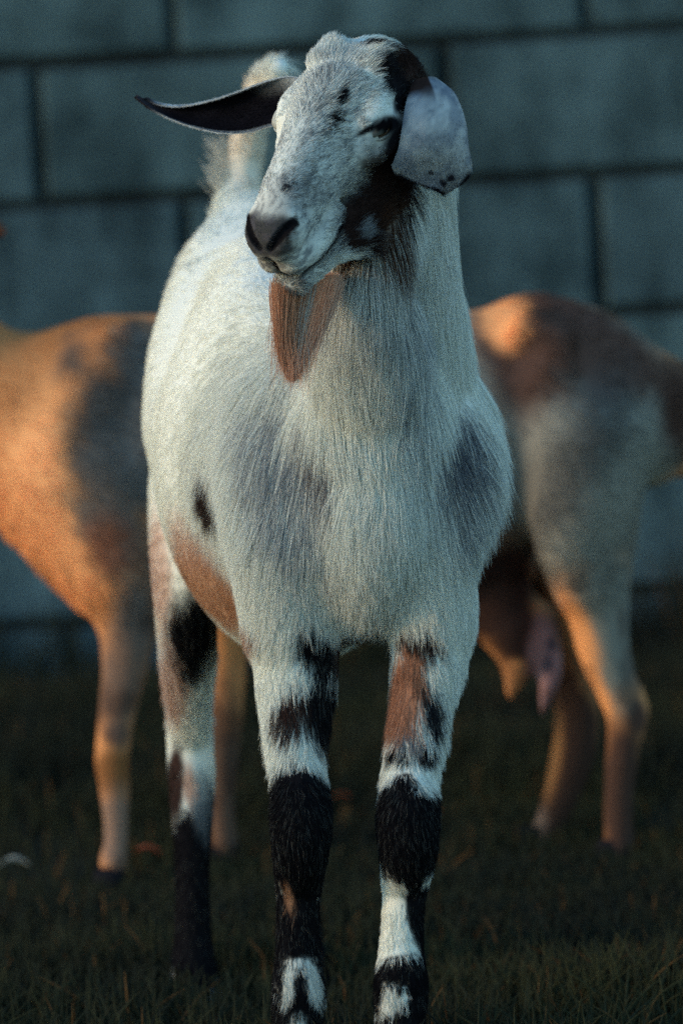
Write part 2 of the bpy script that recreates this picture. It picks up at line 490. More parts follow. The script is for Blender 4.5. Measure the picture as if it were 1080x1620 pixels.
def add_head(f, fr):
    s = fr['s']
    def ch(rows, k=0.012, carve=False, side=None, n=6):
        f.add([(*hp(fr, r[0], r[1], r[2]), r[3] * s, r[4] * s) for r in rows], side if side is not None else fr['S'], k * s, n, carve)
    # skull and face: x, y, z, half width, half height
    ch([(-0.005, 0, -0.050, .050, .044), (.03, 0, -.046, .056, .050), (.07, 0, -.045, .056, .050), (.105, 0, -.048, .047, .047),
        (.14, 0, -.050, .037, .042), (.175, 0, -.053, .033, .036), (.205, 0, -.056, .031, .031), (.230, 0, -.060, .030, .028)], 0.015)
    # roman nose ridge
    ch([(.06, 0, -.018, .030, .016), (.11, 0, -.018, .024, .018), (.16, 0, -.026, .021, .019), (.20, 0, -.036, .021, .018), (.228, 0, -.048, .019, .014)], 0.02)
    for sg in (-1, 1):
        ch([(.008, sg * .026, -.014, .023, .020), (.022, sg * .027, -.012, .022, .016)], 0.014)           # horn-bud knobs
        ch([(.050, sg * .043, -.024, .016, .012), (.072, sg * .049, -.022, .013, .010), (.092, sg * .046, -.026, .011, .009)], 0.012)   # brow ridge
        ch([(.075, sg * .050, -.042, .018, .018), (.10, sg * .046, -.052, .017, .016)], 0.012)   # orbit
        ch([(.095, sg * .050, -.062, .010, .008), (.07, sg * .058, -.062, .010, .008), (.05, sg * .057, -.054, .01, .01)], 0.012)    # cheek bone
        ch([(.025, sg * .038, -.092, .022, .036), (.05, sg * .036, -.106, .020, .036), (.08, sg * .031, -.118, .018, .032),
            (.12, sg * .026, -.124, .017, .028), (.16, sg * .020, -.123, .017, .023), (.20, sg * .010, -.115, .015, .016)], 0.02)   # jaw
        ch([(.226, sg * .015, -.050, .016, .016), (.240, sg * .014, -.056, .013, .014), (.244, sg * .009, -.066, .012, .014)], 0.010)          # nostril wing
        ch([(.236, sg * .011, -.088, .016, .017), (.215, sg * .019, -.092, .014, .016), (.19, sg * .023, -.092, .013, .016), (.165, sg * .022, -.088, .014, .018)], 0.010)     # upper lip
    ch([(.155, 0, -.116, .024, .020), (.19, 0, -.121, .023, .018), (.215, 0, -.122, .022, .016), (.234, 0, -.121, .017, .013)], 0.012)                # chin, lower lip
    for sg in (-1, 1):
        # nostril, comma running up and out
        ch([(.256, sg * .006, -.057, .003, .003), (.2535, sg * .013, -.049, .0042, .004), (.246, sg * .0205, -.042, .0045, .004), (.236, sg * .026, -.040, .0026, .0026)], 0.003, True, n=4)
        # mouth line
        ch([(.247, 0, -.1035, .0038, .0038), (.234, sg * .0165, -.108, .0038, .0038), (.216, sg * .027, -.110, .0038, .0038), (.198, sg * .0315, -.108, .0034, .0034), (.178, sg * .034, -.100, .0022, .0022)], 0.004, True, n=5)
        # eye socket
        ch([(.086, sg * .071, -.036, .010, .0065), (.078, sg * .074, -.036, .010, .0065)], 0.006, True)
        ch([(.092, sg * .068, -.040, .004, .003), (.108, sg * .058, -.047, .002, .002)], 0.008, True)
    ch([(.256, 0, -.070, .0022, .0022), (.253, 0, -.084, .002, .002), (.249, 0, -.100, .002, .002)], 0.004, True)                 # philtrum


def add_eyes(fr, parent, origin):
    """eyeball with a brown iris, under heavy lids"""
    m = bpy.data.materials.get('goat_eye')
    if m is None:
        m, t, b = mat_new('goat_eye')
        tc = t.nodes.new('ShaderNodeTexCoord'); sp = t.nodes.new('ShaderNodeSeparateXYZ')
        t.links.new(tc.outputs['Object'], sp.inputs[0])
        def sc(o, k):
            q = t.nodes.new('ShaderNodeMath'); q.operation = 'MULTIPLY'; q.inputs[1].default_value = k; t.links.new(o, q.inputs[0]); 
            q2 = t.nodes.new('ShaderNodeMath'); q2.operation = 'POWER'; q2.inputs[1].default_value = 2; 
            q1 = t.nodes.new('ShaderNodeMath'); q1.operation = 'ABSOLUTE'; t.links.new(q.outputs[0], q1.inputs[0]); t.links.new(q1.outputs[0], q2.inputs[0]); return q2.outputs[0]
        a = t.nodes.new('ShaderNodeMath'); a.operation = 'ADD'
        t.links.new(sc(sp.outputs[0], 1 / .0062), a.inputs[0]); t.links.new(sc(sp.outputs[2], 1 / .0024), a.inputs[1])
        cr = t.nodes.new('ShaderNodeValToRGB'); e = cr.color_ramp.elements
        e[0].position = 0.45; e[0].color = (0.004, 0.004, 0.005, 1); e[1].position = 0.6; e[1].color = (0.060, 0.034, 0.016, 1)
        dv = t.nodes.new('ShaderNodeMath'); dv.operation = 'MULTIPLY'; dv.inputs[1].default_value = 0.5
        t.links.new(a.outputs[0], dv.inputs[0]); t.links.new(dv.outputs[0], cr.inputs['Fac'])
        t.links.new(cr.outputs['Color'], b.inputs['Base Color'])
        b.inputs['Roughness'].default_value = 0.06; b.inputs['Coat Weight'].default_value = 0.6
    for sg in (-1, 1):
        me = bpy.data.meshes.new('eye')
        import bmesh
        bm = bmesh.new(); bmesh.ops.create_uvsphere(bm, u_segments=32, v_segments=20, radius=0.0145 * fr['s'])
        # cornea bulge
        for v in bm.verts:
            if v.co.y < -0.011 * fr['s']: v.co.y *= 1.06
        bm.to_mesh(me); bm.free()
        for p in me.polygons: p.use_smooth = True
        me.materials.append(m)
        o = bpy.data.objects.new('eye', me)
        c = hp(fr, .083, sg * .0515, -.037)
        # local -Y looks out of the head
        outd = norm(fr['S'] * sg + fr['D'] * 0.35 + fr['U'] * 0.12); ax = norm(fr['D'] - outd * (fr['D'] @ outd)); 
        yv = -outd; zv = np.cross(ax, yv)
        M = Matrix((Vector(ax), Vector(yv), Vector(zv))).transposed().to_4x4(); M.translation = Vector(c - np.array(origin))
        link(o, parent); o.matrix_local = M


def lid_shells(fr):
    """upper and lower eyelids as thick rims round the ball; returned as mesh bits for the body"""
    Ps = []; Fs = []; n0 = 0
    for sg in (-1, 1):
        c = hp(fr, .083, sg * .0515, -.037)
        outd = norm(fr['S'] * sg + fr['D'] * 0.35 + fr['U'] * 0.12)
        ax = norm(fr['D'] - outd * (fr['D'] @ outd)); up = np.cross(outd, ax) * 1.0
        if up @ fr['U'] < 0: up = -up
        for lid, e0, e1 in ((0, 2, 100), (1, -22, -100)):
            A = np.linspace(-89, 89, 25); B = np.linspace(0, 1, 7)
            g = []
            for R in (0.0150, 0.0170):
                for a in A:
                    ar = math.radians(a)
                    edge = e0 * math.cos(ar) * (1.0 if lid == 0 else 0.9)
                    for b_ in B:
                        el = math.radians(edge + (e1 - edge) * b_)
                        rr = R + (0.0012 * math.exp(-b_ * 9)) * (1 if R > .016 else 0)
                        d = outd * math.cos(el) * math.cos(ar) + ax * math.cos(el) * math.sin(ar) + up * math.sin(el)
                        g.append(c + d * rr * fr['s'])
            nA, nB = len(A), len(B); G = np.array(g)
            I = np.arange(nA * nB).reshape(nA, nB); J = I + nA * nB
            q = []
            for W, fl in ((I, 1), (J, 0)):
                a_ = np.stack([W[:-1, :-1].ravel(), W[1:, :-1].ravel(), W[1:, 1:].ravel(), W[:-1, 1:].ravel()], 1)
                q.append(a_ if fl else a_[:, ::-1])
            rim = np.stack([I[:-1, 0], J[:-1, 0], J[1:, 0], I[1:, 0]], 1); q.append(rim)
            Q = np.vstack(q); Fs.append(np.vstack([Q[:, [0, 1, 2]], Q[:, [0, 2, 3]]]) + n0); Ps.append(G); n0 += len(G)
    return np.vstack(Ps), np.vstack(Fs)


def ear_shell(secs, n=40, m=17, thick=0.004):
    """secs rows: edge A xyz, edge B xyz, curl vector xyz (offset of the middle). Solid shell. Returns P,F,param(u,v,side)"""
    R = catmull(secs, max(2, n // (len(secs) - 1)))
    v = np.linspace(0, 1, m)
    A = R[:, None, 0:3]; B = R[:, None, 3:6]; K = R[:, None, 6:9]
    prof = (1 - (2 * v - 1) ** 2)[None, :, None]
    prof = prof ** 0.8
    S = A + (B - A) * v[None, :, None] + K * prof
    du = np.gradient(S, axis=0); dv = np.gradient(S, axis=1)
    N = norm(np.cross(du, dv))
    th = thick * (0.25 + 0.75 * np.sqrt(np.clip(1 - (2 * v - 1) ** 2, 0, 1)))[None, :, None]
    S2 = S - N * th
    nu, nv = S.shape[:2]; I = np.arange(nu * nv).reshape(nu, nv); J = I + nu * nv
    def q(W): return np.stack([W[:-1, :-1].ravel(), W[1:, :-1].ravel(), W[1:, 1:].ravel(), W[:-1, 1:].ravel()], 1)
    Q = [q(I), q(J)[:, ::-1]]
    for a, b in ((I[:, 0], J[:, 0]), (J[:, -1], I[:, -1]), (J[0], I[0]), (I[-1], J[-1])):
        Q.append(np.stack([a[:-1], b[:-1], b[1:], a[1:]], 1)[:, ::-1])
    Q = np.vstack(Q); F = np.vstack([Q[:, [0, 1, 2]], Q[:, [0, 2, 3]]])
    uu, vv = np.meshgrid(np.linspace(0, 1, nu), v, indexing='ij')
    prm = np.vstack([np.stack([uu.ravel(), vv.ravel(), 0 * uu.ravel()], 1), np.stack([uu.ravel(), vv.ravel(), 1 + 0 * uu.ravel()], 1)])
    return np.vstack([S.reshape(-1, 3), S2.reshape(-1, 3)]), F, prm


def limb(f, rows, k=0.02, depth=0.9, side=(1, 0, 0)):
    """rows: u, v, y, half width px [, depth radius factor]"""
    R = []
    for r in rows:
        p = at(r[0], r[1], r[2]); w = px(r[3], r[2]); R.append((*p, w, w * (r[4] if len(r) > 4 else depth)))
    f.add(R, side, k)


def hooves(u, v, y, w, ang=0.0, tall=0.042):
    """two-toed hoof mesh at a foot; returns P,F"""
    Ps = []; Fs = []; k = 0
    c = at(u, v, y); w = px(w, y)
    ca, sa = math.cos(ang), math.sin(ang)
    for sg in (-1, 1):
        ring = [(0.0, -0.9), (0.75, -0.75), (1.0, 0.1), (0.85, 0.9), (0.25, 1.45), (0.0, 1.5)]   # lateral, forward
        levels = [(0.0, 1.08, 0.0), (0.5, 0.98, -0.08), (1.0, 0.82, -0.2)]
        base = k
        for (t, s_, sh) in levels:
            for (a, b) in ring:
                lx = (sg * (0.05 + a * 0.95) * s_) * w * 0.95; ly = -((b * s_ + sh) * w * 0.95)
                Ps.append((c.x + lx * ca - ly * sa, c.y + lx * sa + ly * ca, t * tall)); k += 1
        n = len(ring)
        for l in range(2):
            for i in range(n):
                j = (i + 1) % n
                a, b, c_, d = base + l * n + i, base + l * n + j, base + (l + 1) * n + j, base + (l + 1) * n + i
                Fs += [(a, b, c_), (a, c_, d)] if sg > 0 else [(a, c_, b), (a, d, c_)]
        for i in range(1, n - 1): Fs.append((base + 2 * n, base + 2 * n + i, base + 2 * n + i + 1))
    return np.array(Ps), np.array(Fs)


def merge_meshes(parts):
    Ps = []; Fs = []; n = 0
    for P, F in parts: Ps.append(P); Fs.append(F + n); n += len(P)
    return np.vstack(Ps), np.vstack(Fs)


# ------------------------------------------------------------------ the white goat in front
WHITE = np.array([0.80, 0.81, 0.73]); CREAM = np.array([0.74, 0.70, 0.60]); BLACK = np.array([0.008, 0.0075, 0.009])
DKBROWN = np.array([0.035, 0.020, 0.017]); BROWN = np.array([0.14, 0.065, 0.038]); TAN = np.array([0.42, 0.22, 0.13])
PINK = np.array([0.55, 0.34, 0.25]); GREY = np.array([0.22, 0.23, 0.24]); RUST = np.array([0.30, 0.125, 0.065])


def hitter(P, F):
    bvh = BVHTree.FromPolygons([tuple(p) for p in P], [tuple(int(i) for i in f) for f in F])
    def hit(u, v, fallback=7.2):
        d = (at(u, v, 10) - CAMP).normalized()
        loc, nrm, i, dist = bvh.ray_cast(CAMP, d)
        return np.array(loc) if loc is not None else np.array(at(u, v, fallback))
    return hit


def build_white_goat():
    origin = np.array([0.0, 7.5, 0.0])
    fr = head_frame(at(563, 72, 7.0), 35, 37, 1.0, 8)
    def body(f):
        # neck: crest, throat and the broad maned base
        limb(f, [(618, 128, 7.07, 52, 1.0), (648, 215, 7.11, 62, 1.0), (650, 320, 7.13, 66, 1.1), (640, 430, 7.15, 80, 1.05), (628, 540, 7.19, 108, 1.0), (610, 640, 7.23, 138, .9), (600, 720, 7.26, 160, .85)], 0.03)
        limb(f, [(590, 300, 7.05, 40), (590, 420, 7.06, 48), (585, 540, 7.08, 70), (585, 640, 7.12, 90)], 0.04)
        limb(f, [(600, 340, 7.06, 40), (585, 400, 7.03, 38), (572, 470, 7.03, 38), (576, 540, 7.07, 52)], 0.05)
        # chest and brisket
        limb(f, [(592, 700, 7.25, 166, .62), (588, 800, 7.25, 168, .58), (578, 870, 7.25, 142, .60), (570, 915, 7.23, 98, .7)], 0.05)
        # points of the shoulder
        limb(f, [(606, 600, 7.16, 66), (602, 690, 7.13, 52), (594, 780, 7.115, 48), (584, 860, 7.12, 48), (572, 930, 7.14, 42), (562, 965, 7.155, 26)], 0.035)
        limb(f, [(452, 650, 7.22, 50), (432, 740, 7.175, 58), (430, 820, 7.155, 58), (438, 900, 7.15, 58), (450, 970, 7.16, 56)], 0.03)
        limb(f, [(708, 640, 7.22, 50), (724, 730, 7.175, 54), (718, 810, 7.155, 46), (692, 890, 7.15, 44), (684, 960, 7.16, 48)], 0.03)
        # rib cage and belly; nodes run backwards, side axis = x
        R = []
        for (u, v, y, a, b) in [(580, 770, 7.2, 165, 195), (520, 760, 7.3, 195, 245), (475, 745, 7.42, 214, 290), (452, 730, 7.55, 210, 300), (440, 690, 7.68, 190, 280), (425, 610, 7.80, 150, 220), (415, 560, 7.88, 125, 170)]:
            p = at(u, v, y); R.append((*p, px(a, y), px(b, y)))
        f.add(R, (1, 0, 0), 0.06)
        # upper flank / hip shelf that shows beside the neck
        limb(f, [(330, 470, 7.72, 60), (318, 560, 7.66, 70), (310, 660, 7.6, 60)], 0.06)
        limb(f, [(400, 375, 7.88, 70, 1.0), (350, 430, 7.84, 64, 1.0), (330, 520, 7.8, 70)], 0.05)
        limb(f, [(470, 400, 7.85, 60), (430, 470, 7.6, 80), (450, 540, 7.4, 90)], 0.06)
        # tail, held up, curling forward at the tip
        limb(f, [(372, 350, 7.96, 36), (380, 290, 8.0, 31), (390, 235, 8.0, 28), (401, 180, 7.98, 24), (416, 130, 7.94, 21), (442, 108, 7.88, 17)], 0.03)
        # fore legs
        limb(f, [(472, 850, 7.16, 80), (466, 950, 7.17, 76), (468, 1040, 7.17, 68), (468, 1110, 7.16, 56), (467, 1180, 7.14, 45), (473, 1240, 7.12, 43), (476, 1295, 7.09, 48), (475, 1345, 7.09, 44), (472, 1410, 7.12, 35), (471, 1500, 7.12, 35), (472, 1570, 7.11, 42), (469, 1640, 7.10, 37), (466, 1690, 7.07, 40)], 0.03, .95)
        limb(f, [(672, 850, 7.16, 60), (680, 950, 7.17, 66), (678, 1030, 7.17, 62), (667, 1100, 7.16, 49), (658, 1170, 7.14, 45), (648, 1235, 7.12, 44), (645, 1295, 7.09, 49), (645, 1345, 7.09, 46), (640, 1405, 7.12, 35), (635, 1490, 7.12, 34), (634, 1560, 7.11, 42), (632, 1630, 7.10, 38), (629, 1690, 7.07, 40)], 0.03, .95)
        # hair-hung breast point between the legs
        limb(f, [(565, 900, 7.17, 50), (560, 935, 7.18, 30)], 0.05)
        # hind legs (the second one stands behind the fore leg)
        for du, dy in ((0, 0), (175, 0.02)):
            limb(f, [(330 + du, 640, 7.80, 70, 1.3), (312 + du, 760, 7.76, 74, 1.5), (300 + du, 870, 7.70, 62, 1.5), (296 + du, 960, 7.70, 50, 1.3), (297 + du, 1050, 7.74, 40, 1.1), (299 + du, 1120, 7.79, 32, 1.1), (301 + du, 1175, 7.83, 36, 1.1),
                     (303 + du, 1240, 7.82, 36, 1.0), (304 + du, 1310, 7.80, 31, 1.0), (304 + du, 1400, 7.78, 27, 1.0), (305 + du, 1480, 7.77, 30, 1.0), (307 + du, 1540, 7.76, 38, 1.0), (309 + du, 1585, 7.74, 42, 1)], 0.03)
    lo = (-0.34, 6.74, -0.02); hi = (0.24, 8.12, 1.16)
    f = Field(lo, hi, 0.004)
    body(f); add_head(f, fr)
    P, F = f.mesh()
    P = smooth(P, F, 2)
    # finer grid for the head; both follow the same surface and meet under the neck coat
    hc = hp(fr, .12, 0, -.05)
    f2 = Field(hc - 0.175, hc + 0.175, 0.0021)
    body(f2); add_head(f2, fr)
    P2, F2 = f2.mesh(); P2 = smooth(P2, F2, 1)
    ctr = to_head(fr, P2)
    keepv = (ctr[:, 0] > -0.03) & (ctr[:, 2] > -0.15) & (np.abs(P2 - hc) < 0.170).all(1) & (P2[:, 1] < 7.09)
    F2 = F2[keepv[F2].all(1)]
    c1 = to_head(fr, P); inh = (c1[:, 0] > -0.022) & (c1[:, 2] > -0.142) & (np.abs(P - hc) < 0.165).all(1) & (P[:, 1] < 7.082)
    F1 = F[~inh[F].all(1)]
    F = F1
    print('mesh', len(P), len(P2), round(time.time() - T0, 1))

    # ears
    W = lambda u, v, y: list(at(u, v, y))
    # picture-left ear: seen from the hollow side
    secs = []
    for (ut, vt, ub, vb, y, c) in [(500, 128, 498, 178, 7.035, .006), (476, 124, 474, 188, 7.055, .008), (452, 122, 450, 196, 7.075, .010), (420, 130, 425, 200, 7.085, .020), (385, 143, 392, 209, 7.10, .026), (345, 157, 352, 210, 7.115, .024),
                                   (310, 166, 315, 203, 7.13, .018), (280, 170, 283, 193, 7.145, .011), (252, 167, 254, 180, 7.155, .006), (232, 159, 232, 167, 7.16, .002), (217, 151, 217, 155, 7.16, 0)]:
        secs.append(W(ut, vt, y) + W(ub, vb, y - 0.004) + [0, c, 0.002])
    E1, EF1, pr1 = ear_shell(secs, 48, 19, 0.0045)
    # picture-right ear: hangs as a broad flap, seen from outside
    secs = []
    for (ul, vl, ur, vr, y, c) in [(655, 128, 690, 126, 6.985, .004), (646, 152, 716, 146, 6.960, .014), (640, 180, 731, 178, 6.945, .020), (636, 210, 737, 206, 6.938, .022),
                                   (630, 238, 740, 234, 6.938, .020), (621, 262, 745, 258, 6.945, .016), (628, 274, 744, 273, 6.95, .013), (652, 286, 733, 286, 6.956, .010), (676, 297, 715, 296, 6.962, .006), (694, 303, 700, 303, 6.968, 0)]:
        secs.append(W(ul, vl, y) + W(ur, vr, y + 0.045) + [0.0, -c, 0])
    secs = [[a + (.010 if i in (1, 4) else 0) for i, a in enumerate(q)] for q in secs]
    E2, EF2, pr2 = ear_shell(secs, 48, 19, -0.0045)
    LP, LF = lid_shells(fr)
    hf = [hooves(466, 1720, 7.07, 36), hooves(629, 1720, 7.07, 36), hooves(307, 1590, 7.74, 34), hooves(482, 1585, 7.76, 34)]

    hit = hitter(*merge_meshes([(P, F), (P2, F2)]))
    pats = []
    def pt(u, v, ru, rv, col, ang=0, rd=None, y=None, **k):
        c = hit(u, v) if y is None else np.array(at(u, v, y))
        q = c[1]; a = px(ru, q); b = px(rv, q)
        pats.append(Patch(c, a, b, rd if rd else max(a, b) * 1.3, col, ang, seed=len(pats), **k))
    # body
    pt(334, 758, 25, 42, DKBROWN, -12, soft=.35, wob=.4)
    pt(320, 925, 85, 75, np.array([.54, .31, .19]), 20, rd=.16, soft=.35, wob=.2, freq=15)
    pt(300, 850, 60, 45, PINK, 0, rd=.12, soft=.6, wob=.2, freq=15, amt=.6)
    pt(290, 905, 22, 10, BROWN, -15, soft=.5, amt=.6)
    pt(345, 985, 60, 26, TAN * 1.0, 0, rd=.15, soft=.5)
    pt(252, 900, 20, 90, PINK, 0, rd=.1, soft=.5, amt=.8)
    pt(268, 1060, 22, 110, PINK, 4, rd=.1, soft=.5, amt=.85)
    pt(304, 1005, 36, 96, BLACK, 12, rd=.10, soft=.35, wob=.7, freq=28, streak=3)
    # chest greys
    pt(505, 715, 20, 54, np.array([.12, .09, .09]), -15, rd=.07, soft=.8, wob=.5, amt=.8, streak=4)
    pt(460, 775, 48, 125, GREY * 1.3, -8, rd=.12, soft=.8, wob=.8, amt=.6, streak=5)
    pt(440, 670, 40, 60, GREY * 1.3, -8, rd=.12, soft=.8, wob=.8, amt=.4, streak=5)
    pt(712, 708, 34, 52, np.array([.09, .09, .11]), 10, rd=.10, soft=.8, wob=.6, amt=.95, streak=5)
    pt(735, 780, 42, 95, GREY, 0, rd=.12, soft=.8, wob=.7, amt=.5, streak=5)
    pt(650, 560, 30, 150, GREY * 1.3, 0, rd=.09, soft=.8, wob=.8, amt=.55, streak=7)
    pt(600, 470, 60, 70, GREY, 0, rd=.07, soft=.9, wob=.8, amt=.4, streak=6)
    pt(560, 920, 80, 60, CREAM, 0, rd=.1, soft=.7, amt=.4)
    # dark between the fore legs
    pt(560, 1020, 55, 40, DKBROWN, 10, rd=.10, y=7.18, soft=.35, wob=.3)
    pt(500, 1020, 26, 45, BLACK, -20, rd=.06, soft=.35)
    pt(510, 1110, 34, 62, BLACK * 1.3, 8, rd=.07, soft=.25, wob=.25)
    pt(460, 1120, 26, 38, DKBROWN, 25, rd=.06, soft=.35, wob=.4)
    # left fore leg
    pt(474, 1322, 70, 118, BLACK, 0, rd=.2, soft=.12, wob=.32, freq=60)
    pt(474, 1490, 70, 95, BLACK, 0, rd=.2, soft=.07, wob=.15)
    pt(430, 1260, 8, 50, PINK, 0, rd=.05, soft=.5)
    pt(455, 1415, 7, 26, TAN * .8, -10, rd=.03, soft=.5, wob=.5)
    pt(470, 1640, 70, 90, BLACK, 0, rd=.2, soft=.1)
    pt(456, 1555, 10, 34, WHITE * .75, 8, rd=.05, soft=.25)
    pt(494, 1555, 11, 36, WHITE * .75, -8, rd=.05, soft=.25)
    pt(474, 1524, 26, 8, WHITE * .7, 0, rd=.05, soft=.3)
    pt(472, 1615, 12, 12, WHITE * .6, 0, rd=.05, soft=.4)
    # right fore leg
    pt(660, 1008, 40, 26, DKBROWN, 10, rd=.07, soft=.35, wob=.3)
    pt(640, 1090, 32, 72, RUST * 1.1 + .03, 8, rd=.07, soft=.25, wob=.25)
    pt(682, 1120, 20, 42, BLACK * 2, -5, rd=.05, soft=.4, wob=.7)
    pt(650, 1165, 26, 12, GREY, 20, rd=.06, soft=.4)
    pt(630, 1185, 22, 10, BLACK, 35, rd=.06, soft=.3)
    pt(672, 1185, 20, 16, BLACK, -10, rd=.06, soft=.3)
    pt(645, 1315, 70, 84, BLACK, 0, rd=.2, soft=.12, wob=.32, freq=60)
    pt(665, 1430, 26, 70, BLACK, -8, rd=.1, soft=.15)
    pt(672, 1480, 22, 60, BLACK, 0, rd=.1, soft=.15)
    pt(640, 1535, 60, 26, BLACK, 0, rd=.2, soft=.12)
    pt(640, 1660, 70, 75, BLACK, 0, rd=.2, soft=.1)
    pt(668, 1570, 22, 45, BLACK, 0, rd=.1, soft=.12)
    pt(612, 1580, 22, 26, WHITE * .8, 15, rd=.06, soft=.2, wob=.3)
    pt(596, 1560, 10, 30, BLACK, 0, rd=.06, soft=.2)
    # hind leg
    pt(278, 1235, 14, 60, DKBROWN, 5, rd=.08, soft=.3)
    pt(335, 1290, 9, 48, BLACK, 0, rd=.08, soft=.3)
    pt(305, 1440, 60, 150, BLACK, 0, rd=.25, soft=.12, wob=.3, freq=60)
    pt(328, 1300, 26, 36, BLACK, 10, rd=.1, soft=.3)
    pt(480, 1440, 60, 140, BLACK, 0, rd=.2, y=7.8, soft=.06)
    pt(290, 1320, 20, 26, BLACK, 0, rd=.1, soft=.3)
    pt(318, 1262, 18, 44, GREY * .7, 0, rd=.10, soft=.7, wob=.9, freq=50, streak=3, amt=.8)
    pt(300, 1240, 8, 30, PINK * .9, 0, rd=.04, soft=.6, wob=.5)
    # head and neck
    pt(652, 95, 52, 66, DKBROWN, 20, rd=.12, soft=.22, wob=.25)
    pt(640, 62, 36, 16, BROWN * .8, 20, rd=.08, soft=.5, wob=.4)
    pt(636, 84, 36, 30, DKBROWN, 20, rd=.08, soft=.3, wob=.4)
    pt(612, 120, 20, 34, BLACK * 1.5, -25, rd=.04, soft=.3, wob=.35)
    pt(585, 72, 26, 5, BLACK * 2, -12, rd=.03, soft=.4, wob=.4)
    pt(632, 150, 14, 34, BLACK * 1.5, 0, rd=.05, soft=.3)
    pt(584, 204, 26, 5, BLACK, -24, rd=.03, soft=.4, wob=.15)
    pt(612, 198, 27, 14, BLACK, -10, rd=.04, soft=.35, wob=.3)
    pt(574, 335, 26, 62, DKBROWN * .7, 24, rd=.09, soft=.35, wob=.5)
    pt(590, 262, 22, 34, DKBROWN * .8, 20, rd=.06, soft=.5, wob=.6, amt=.8)
    pt(545, 300, 30, 50, GREY * .7, 20, rd=.06, soft=.7, wob=.9, freq=60, amt=.5)
    pt(480, 300, 34, 34, GREY * .7, 20, rd=.06, soft=.7, wob=.9, freq=60, amt=.5)
    pt(628, 240, 26, 50, BLACK * 1.5, 5, rd=.09, soft=.3, wob=.3)
    pt(612, 300, 46, 62, DKBROWN * .8, 24, rd=.11, soft=.3, wob=.35)
    pt(576, 355, 40, 48, DKBROWN * .9, 20, rd=.10, soft=.3, wob=.35)
    pt(555, 385, 24, 20, DKBROWN, 0, rd=.08, soft=.4, wob=.35)
    pt(622, 375, 26, 42, BROWN * .6, 0, rd=.10, soft=.6, wob=.5, streak=3, amt=.85)
    pt(572, 372, 12, 18, GREY, 10, rd=.02, soft=.6)
    pt(534, 157, 9, 17, BLACK, 30, rd=.02, soft=.35, wob=.3, freq=120)
    pt(524, 189, 12, 11, BLACK, 0, rd=.02, soft=.35, wob=.4, freq=120)
    pt(518, 207, 7, 9, BLACK, 0, rd=.02, soft=.35, wob=.3, freq=120)
    pt(453, 297, 9, 8, BLACK * 3, 0, rd=.02, soft=.5, wob=.8, freq=200)
    pt(478, 88, 12, 5, BLACK * 2, 30, rd=.03, soft=.4)
    pt(438, 165, 16, 26, GREY, 0, rd=.03, soft=.6, wob=.9, freq=120, amt=.5)
    pt(400, 205, 60, 120, np.array([.78, .68, .55]), 0, y=8.0, rd=.12, soft=.4)

    cb = np.array([0.0, 0, 0])
    def col(Pw, hair=False):
        C = np.tile(WHITE, (len(Pw), 1))
        n = fbm(Pw, 9, 3, 3)[:, None]
        C = C * (0.93 + 0.12 * n)
        H = to_head(fr, Pw)
        onhead = (H[:, 0] > -0.02) & (H[:, 0] < 0.28) & (H[:, 2] > -0.13) & (Pw[:, 1] < 7.12) & (np.abs(H[:, 1]) < .09)
        # roan flecks on the face: blue-grey, denser down the nose bridge and muzzle, sparse on the picture-left cheek
        fl = fbm(H, (95, 260, 260), 2, 41); fl2 = fbm(Pw, 30, 3, 43)
        left = sstep(-.012, -.035, H[:, 1])
        a = sstep(.38, .74, fl) * (.2 + .45 * sstep(.4, .6, fl2)) + .50 * sstep(.30, .62, fl2) + .08
        a = a * (1 - .82 * left) * sstep(-.01, .05, H[:, 0]) * onhead
        a = np.clip(a * (0.42 + .30 * sstep(.06, .2, H[:, 0])), 0, .8)
        if hair: a = sstep(-.25, .25, a - rng.random(len(a)) * .9) * (a > .01)
        a = a[:, None]
        C = C * (1 - a) + np.array([.15, .155, .16]) * a
        for p in pats: p.apply(Pw, C, hair)
        pad = sstep(.222, .240, H[:, 0] + (fl2 - .5) * .03) * sstep(-.072, -.062, H[:, 2]) * sstep(-.026, -.034, H[:, 2]) * sstep(.032, .024, np.abs(H[:, 1])) * onhead
        top = .45 * sstep(.226, .250, H[:, 0] + (fl2 - .5) * .04 + (fl - .5) * .02) * sstep(.026, .016, np.abs(H[:, 1])) * sstep(-.060, -.045, H[:, 2]) * onhead
        pad = np.clip(np.maximum(pad * .92, top * .8), 0, 1)[:, None]
        lip = (sstep(.222, .242, H[:, 0] + (fl - .5) * .03) * sstep(-.062, -.072, H[:, 2]) * .6 * onhead * sstep(.3, .6, fl))[:, None]
        C = C * (1 - lip) + np.array([.09, .09, .10]) * lip
        C = C * (1 - pad) + np.array([.024, .022, .026]) * (.6 + 1.6 * sstep(.4, .7, fl))[:, None] * pad
        # bare dark lips and nostrils
        mw = onhead * 0.0
        for sg in (-1, 1):
            for poly, r in (([(.247, 0, -.1035), (.234, sg * .0165, -.108), (.216, sg * .0275, -.110), (.198, sg * .0325, -.108), (.176, sg * .035, -.099)], .0056),
                            ([(.253, sg * .006, -.057), (.2505, sg * .014, -.049), (.242, sg * .0215, -.042), (.234, sg * .0265, -.040)], .0062),
                            ([(.254, 0, -.064), (.250, 0, -.102)], .0030)):
                for a_, b_ in zip(poly[:-1], poly[1:]):
                    a_ = np.array(a_); b_ = np.array(b_); ab = b_ - a_
                    t = np.clip(((H - a_) @ ab) / (ab @ ab), 0, 1)
                    d = np.linalg.norm(H - a_ - t[:, None] * ab, axis=1)
                    mw = np.maximum(mw, 1 - sstep(r * .75, r * 1.35, d))
        mw = mw[:, None]
        return C * (1 - mw) + BLACK * mw

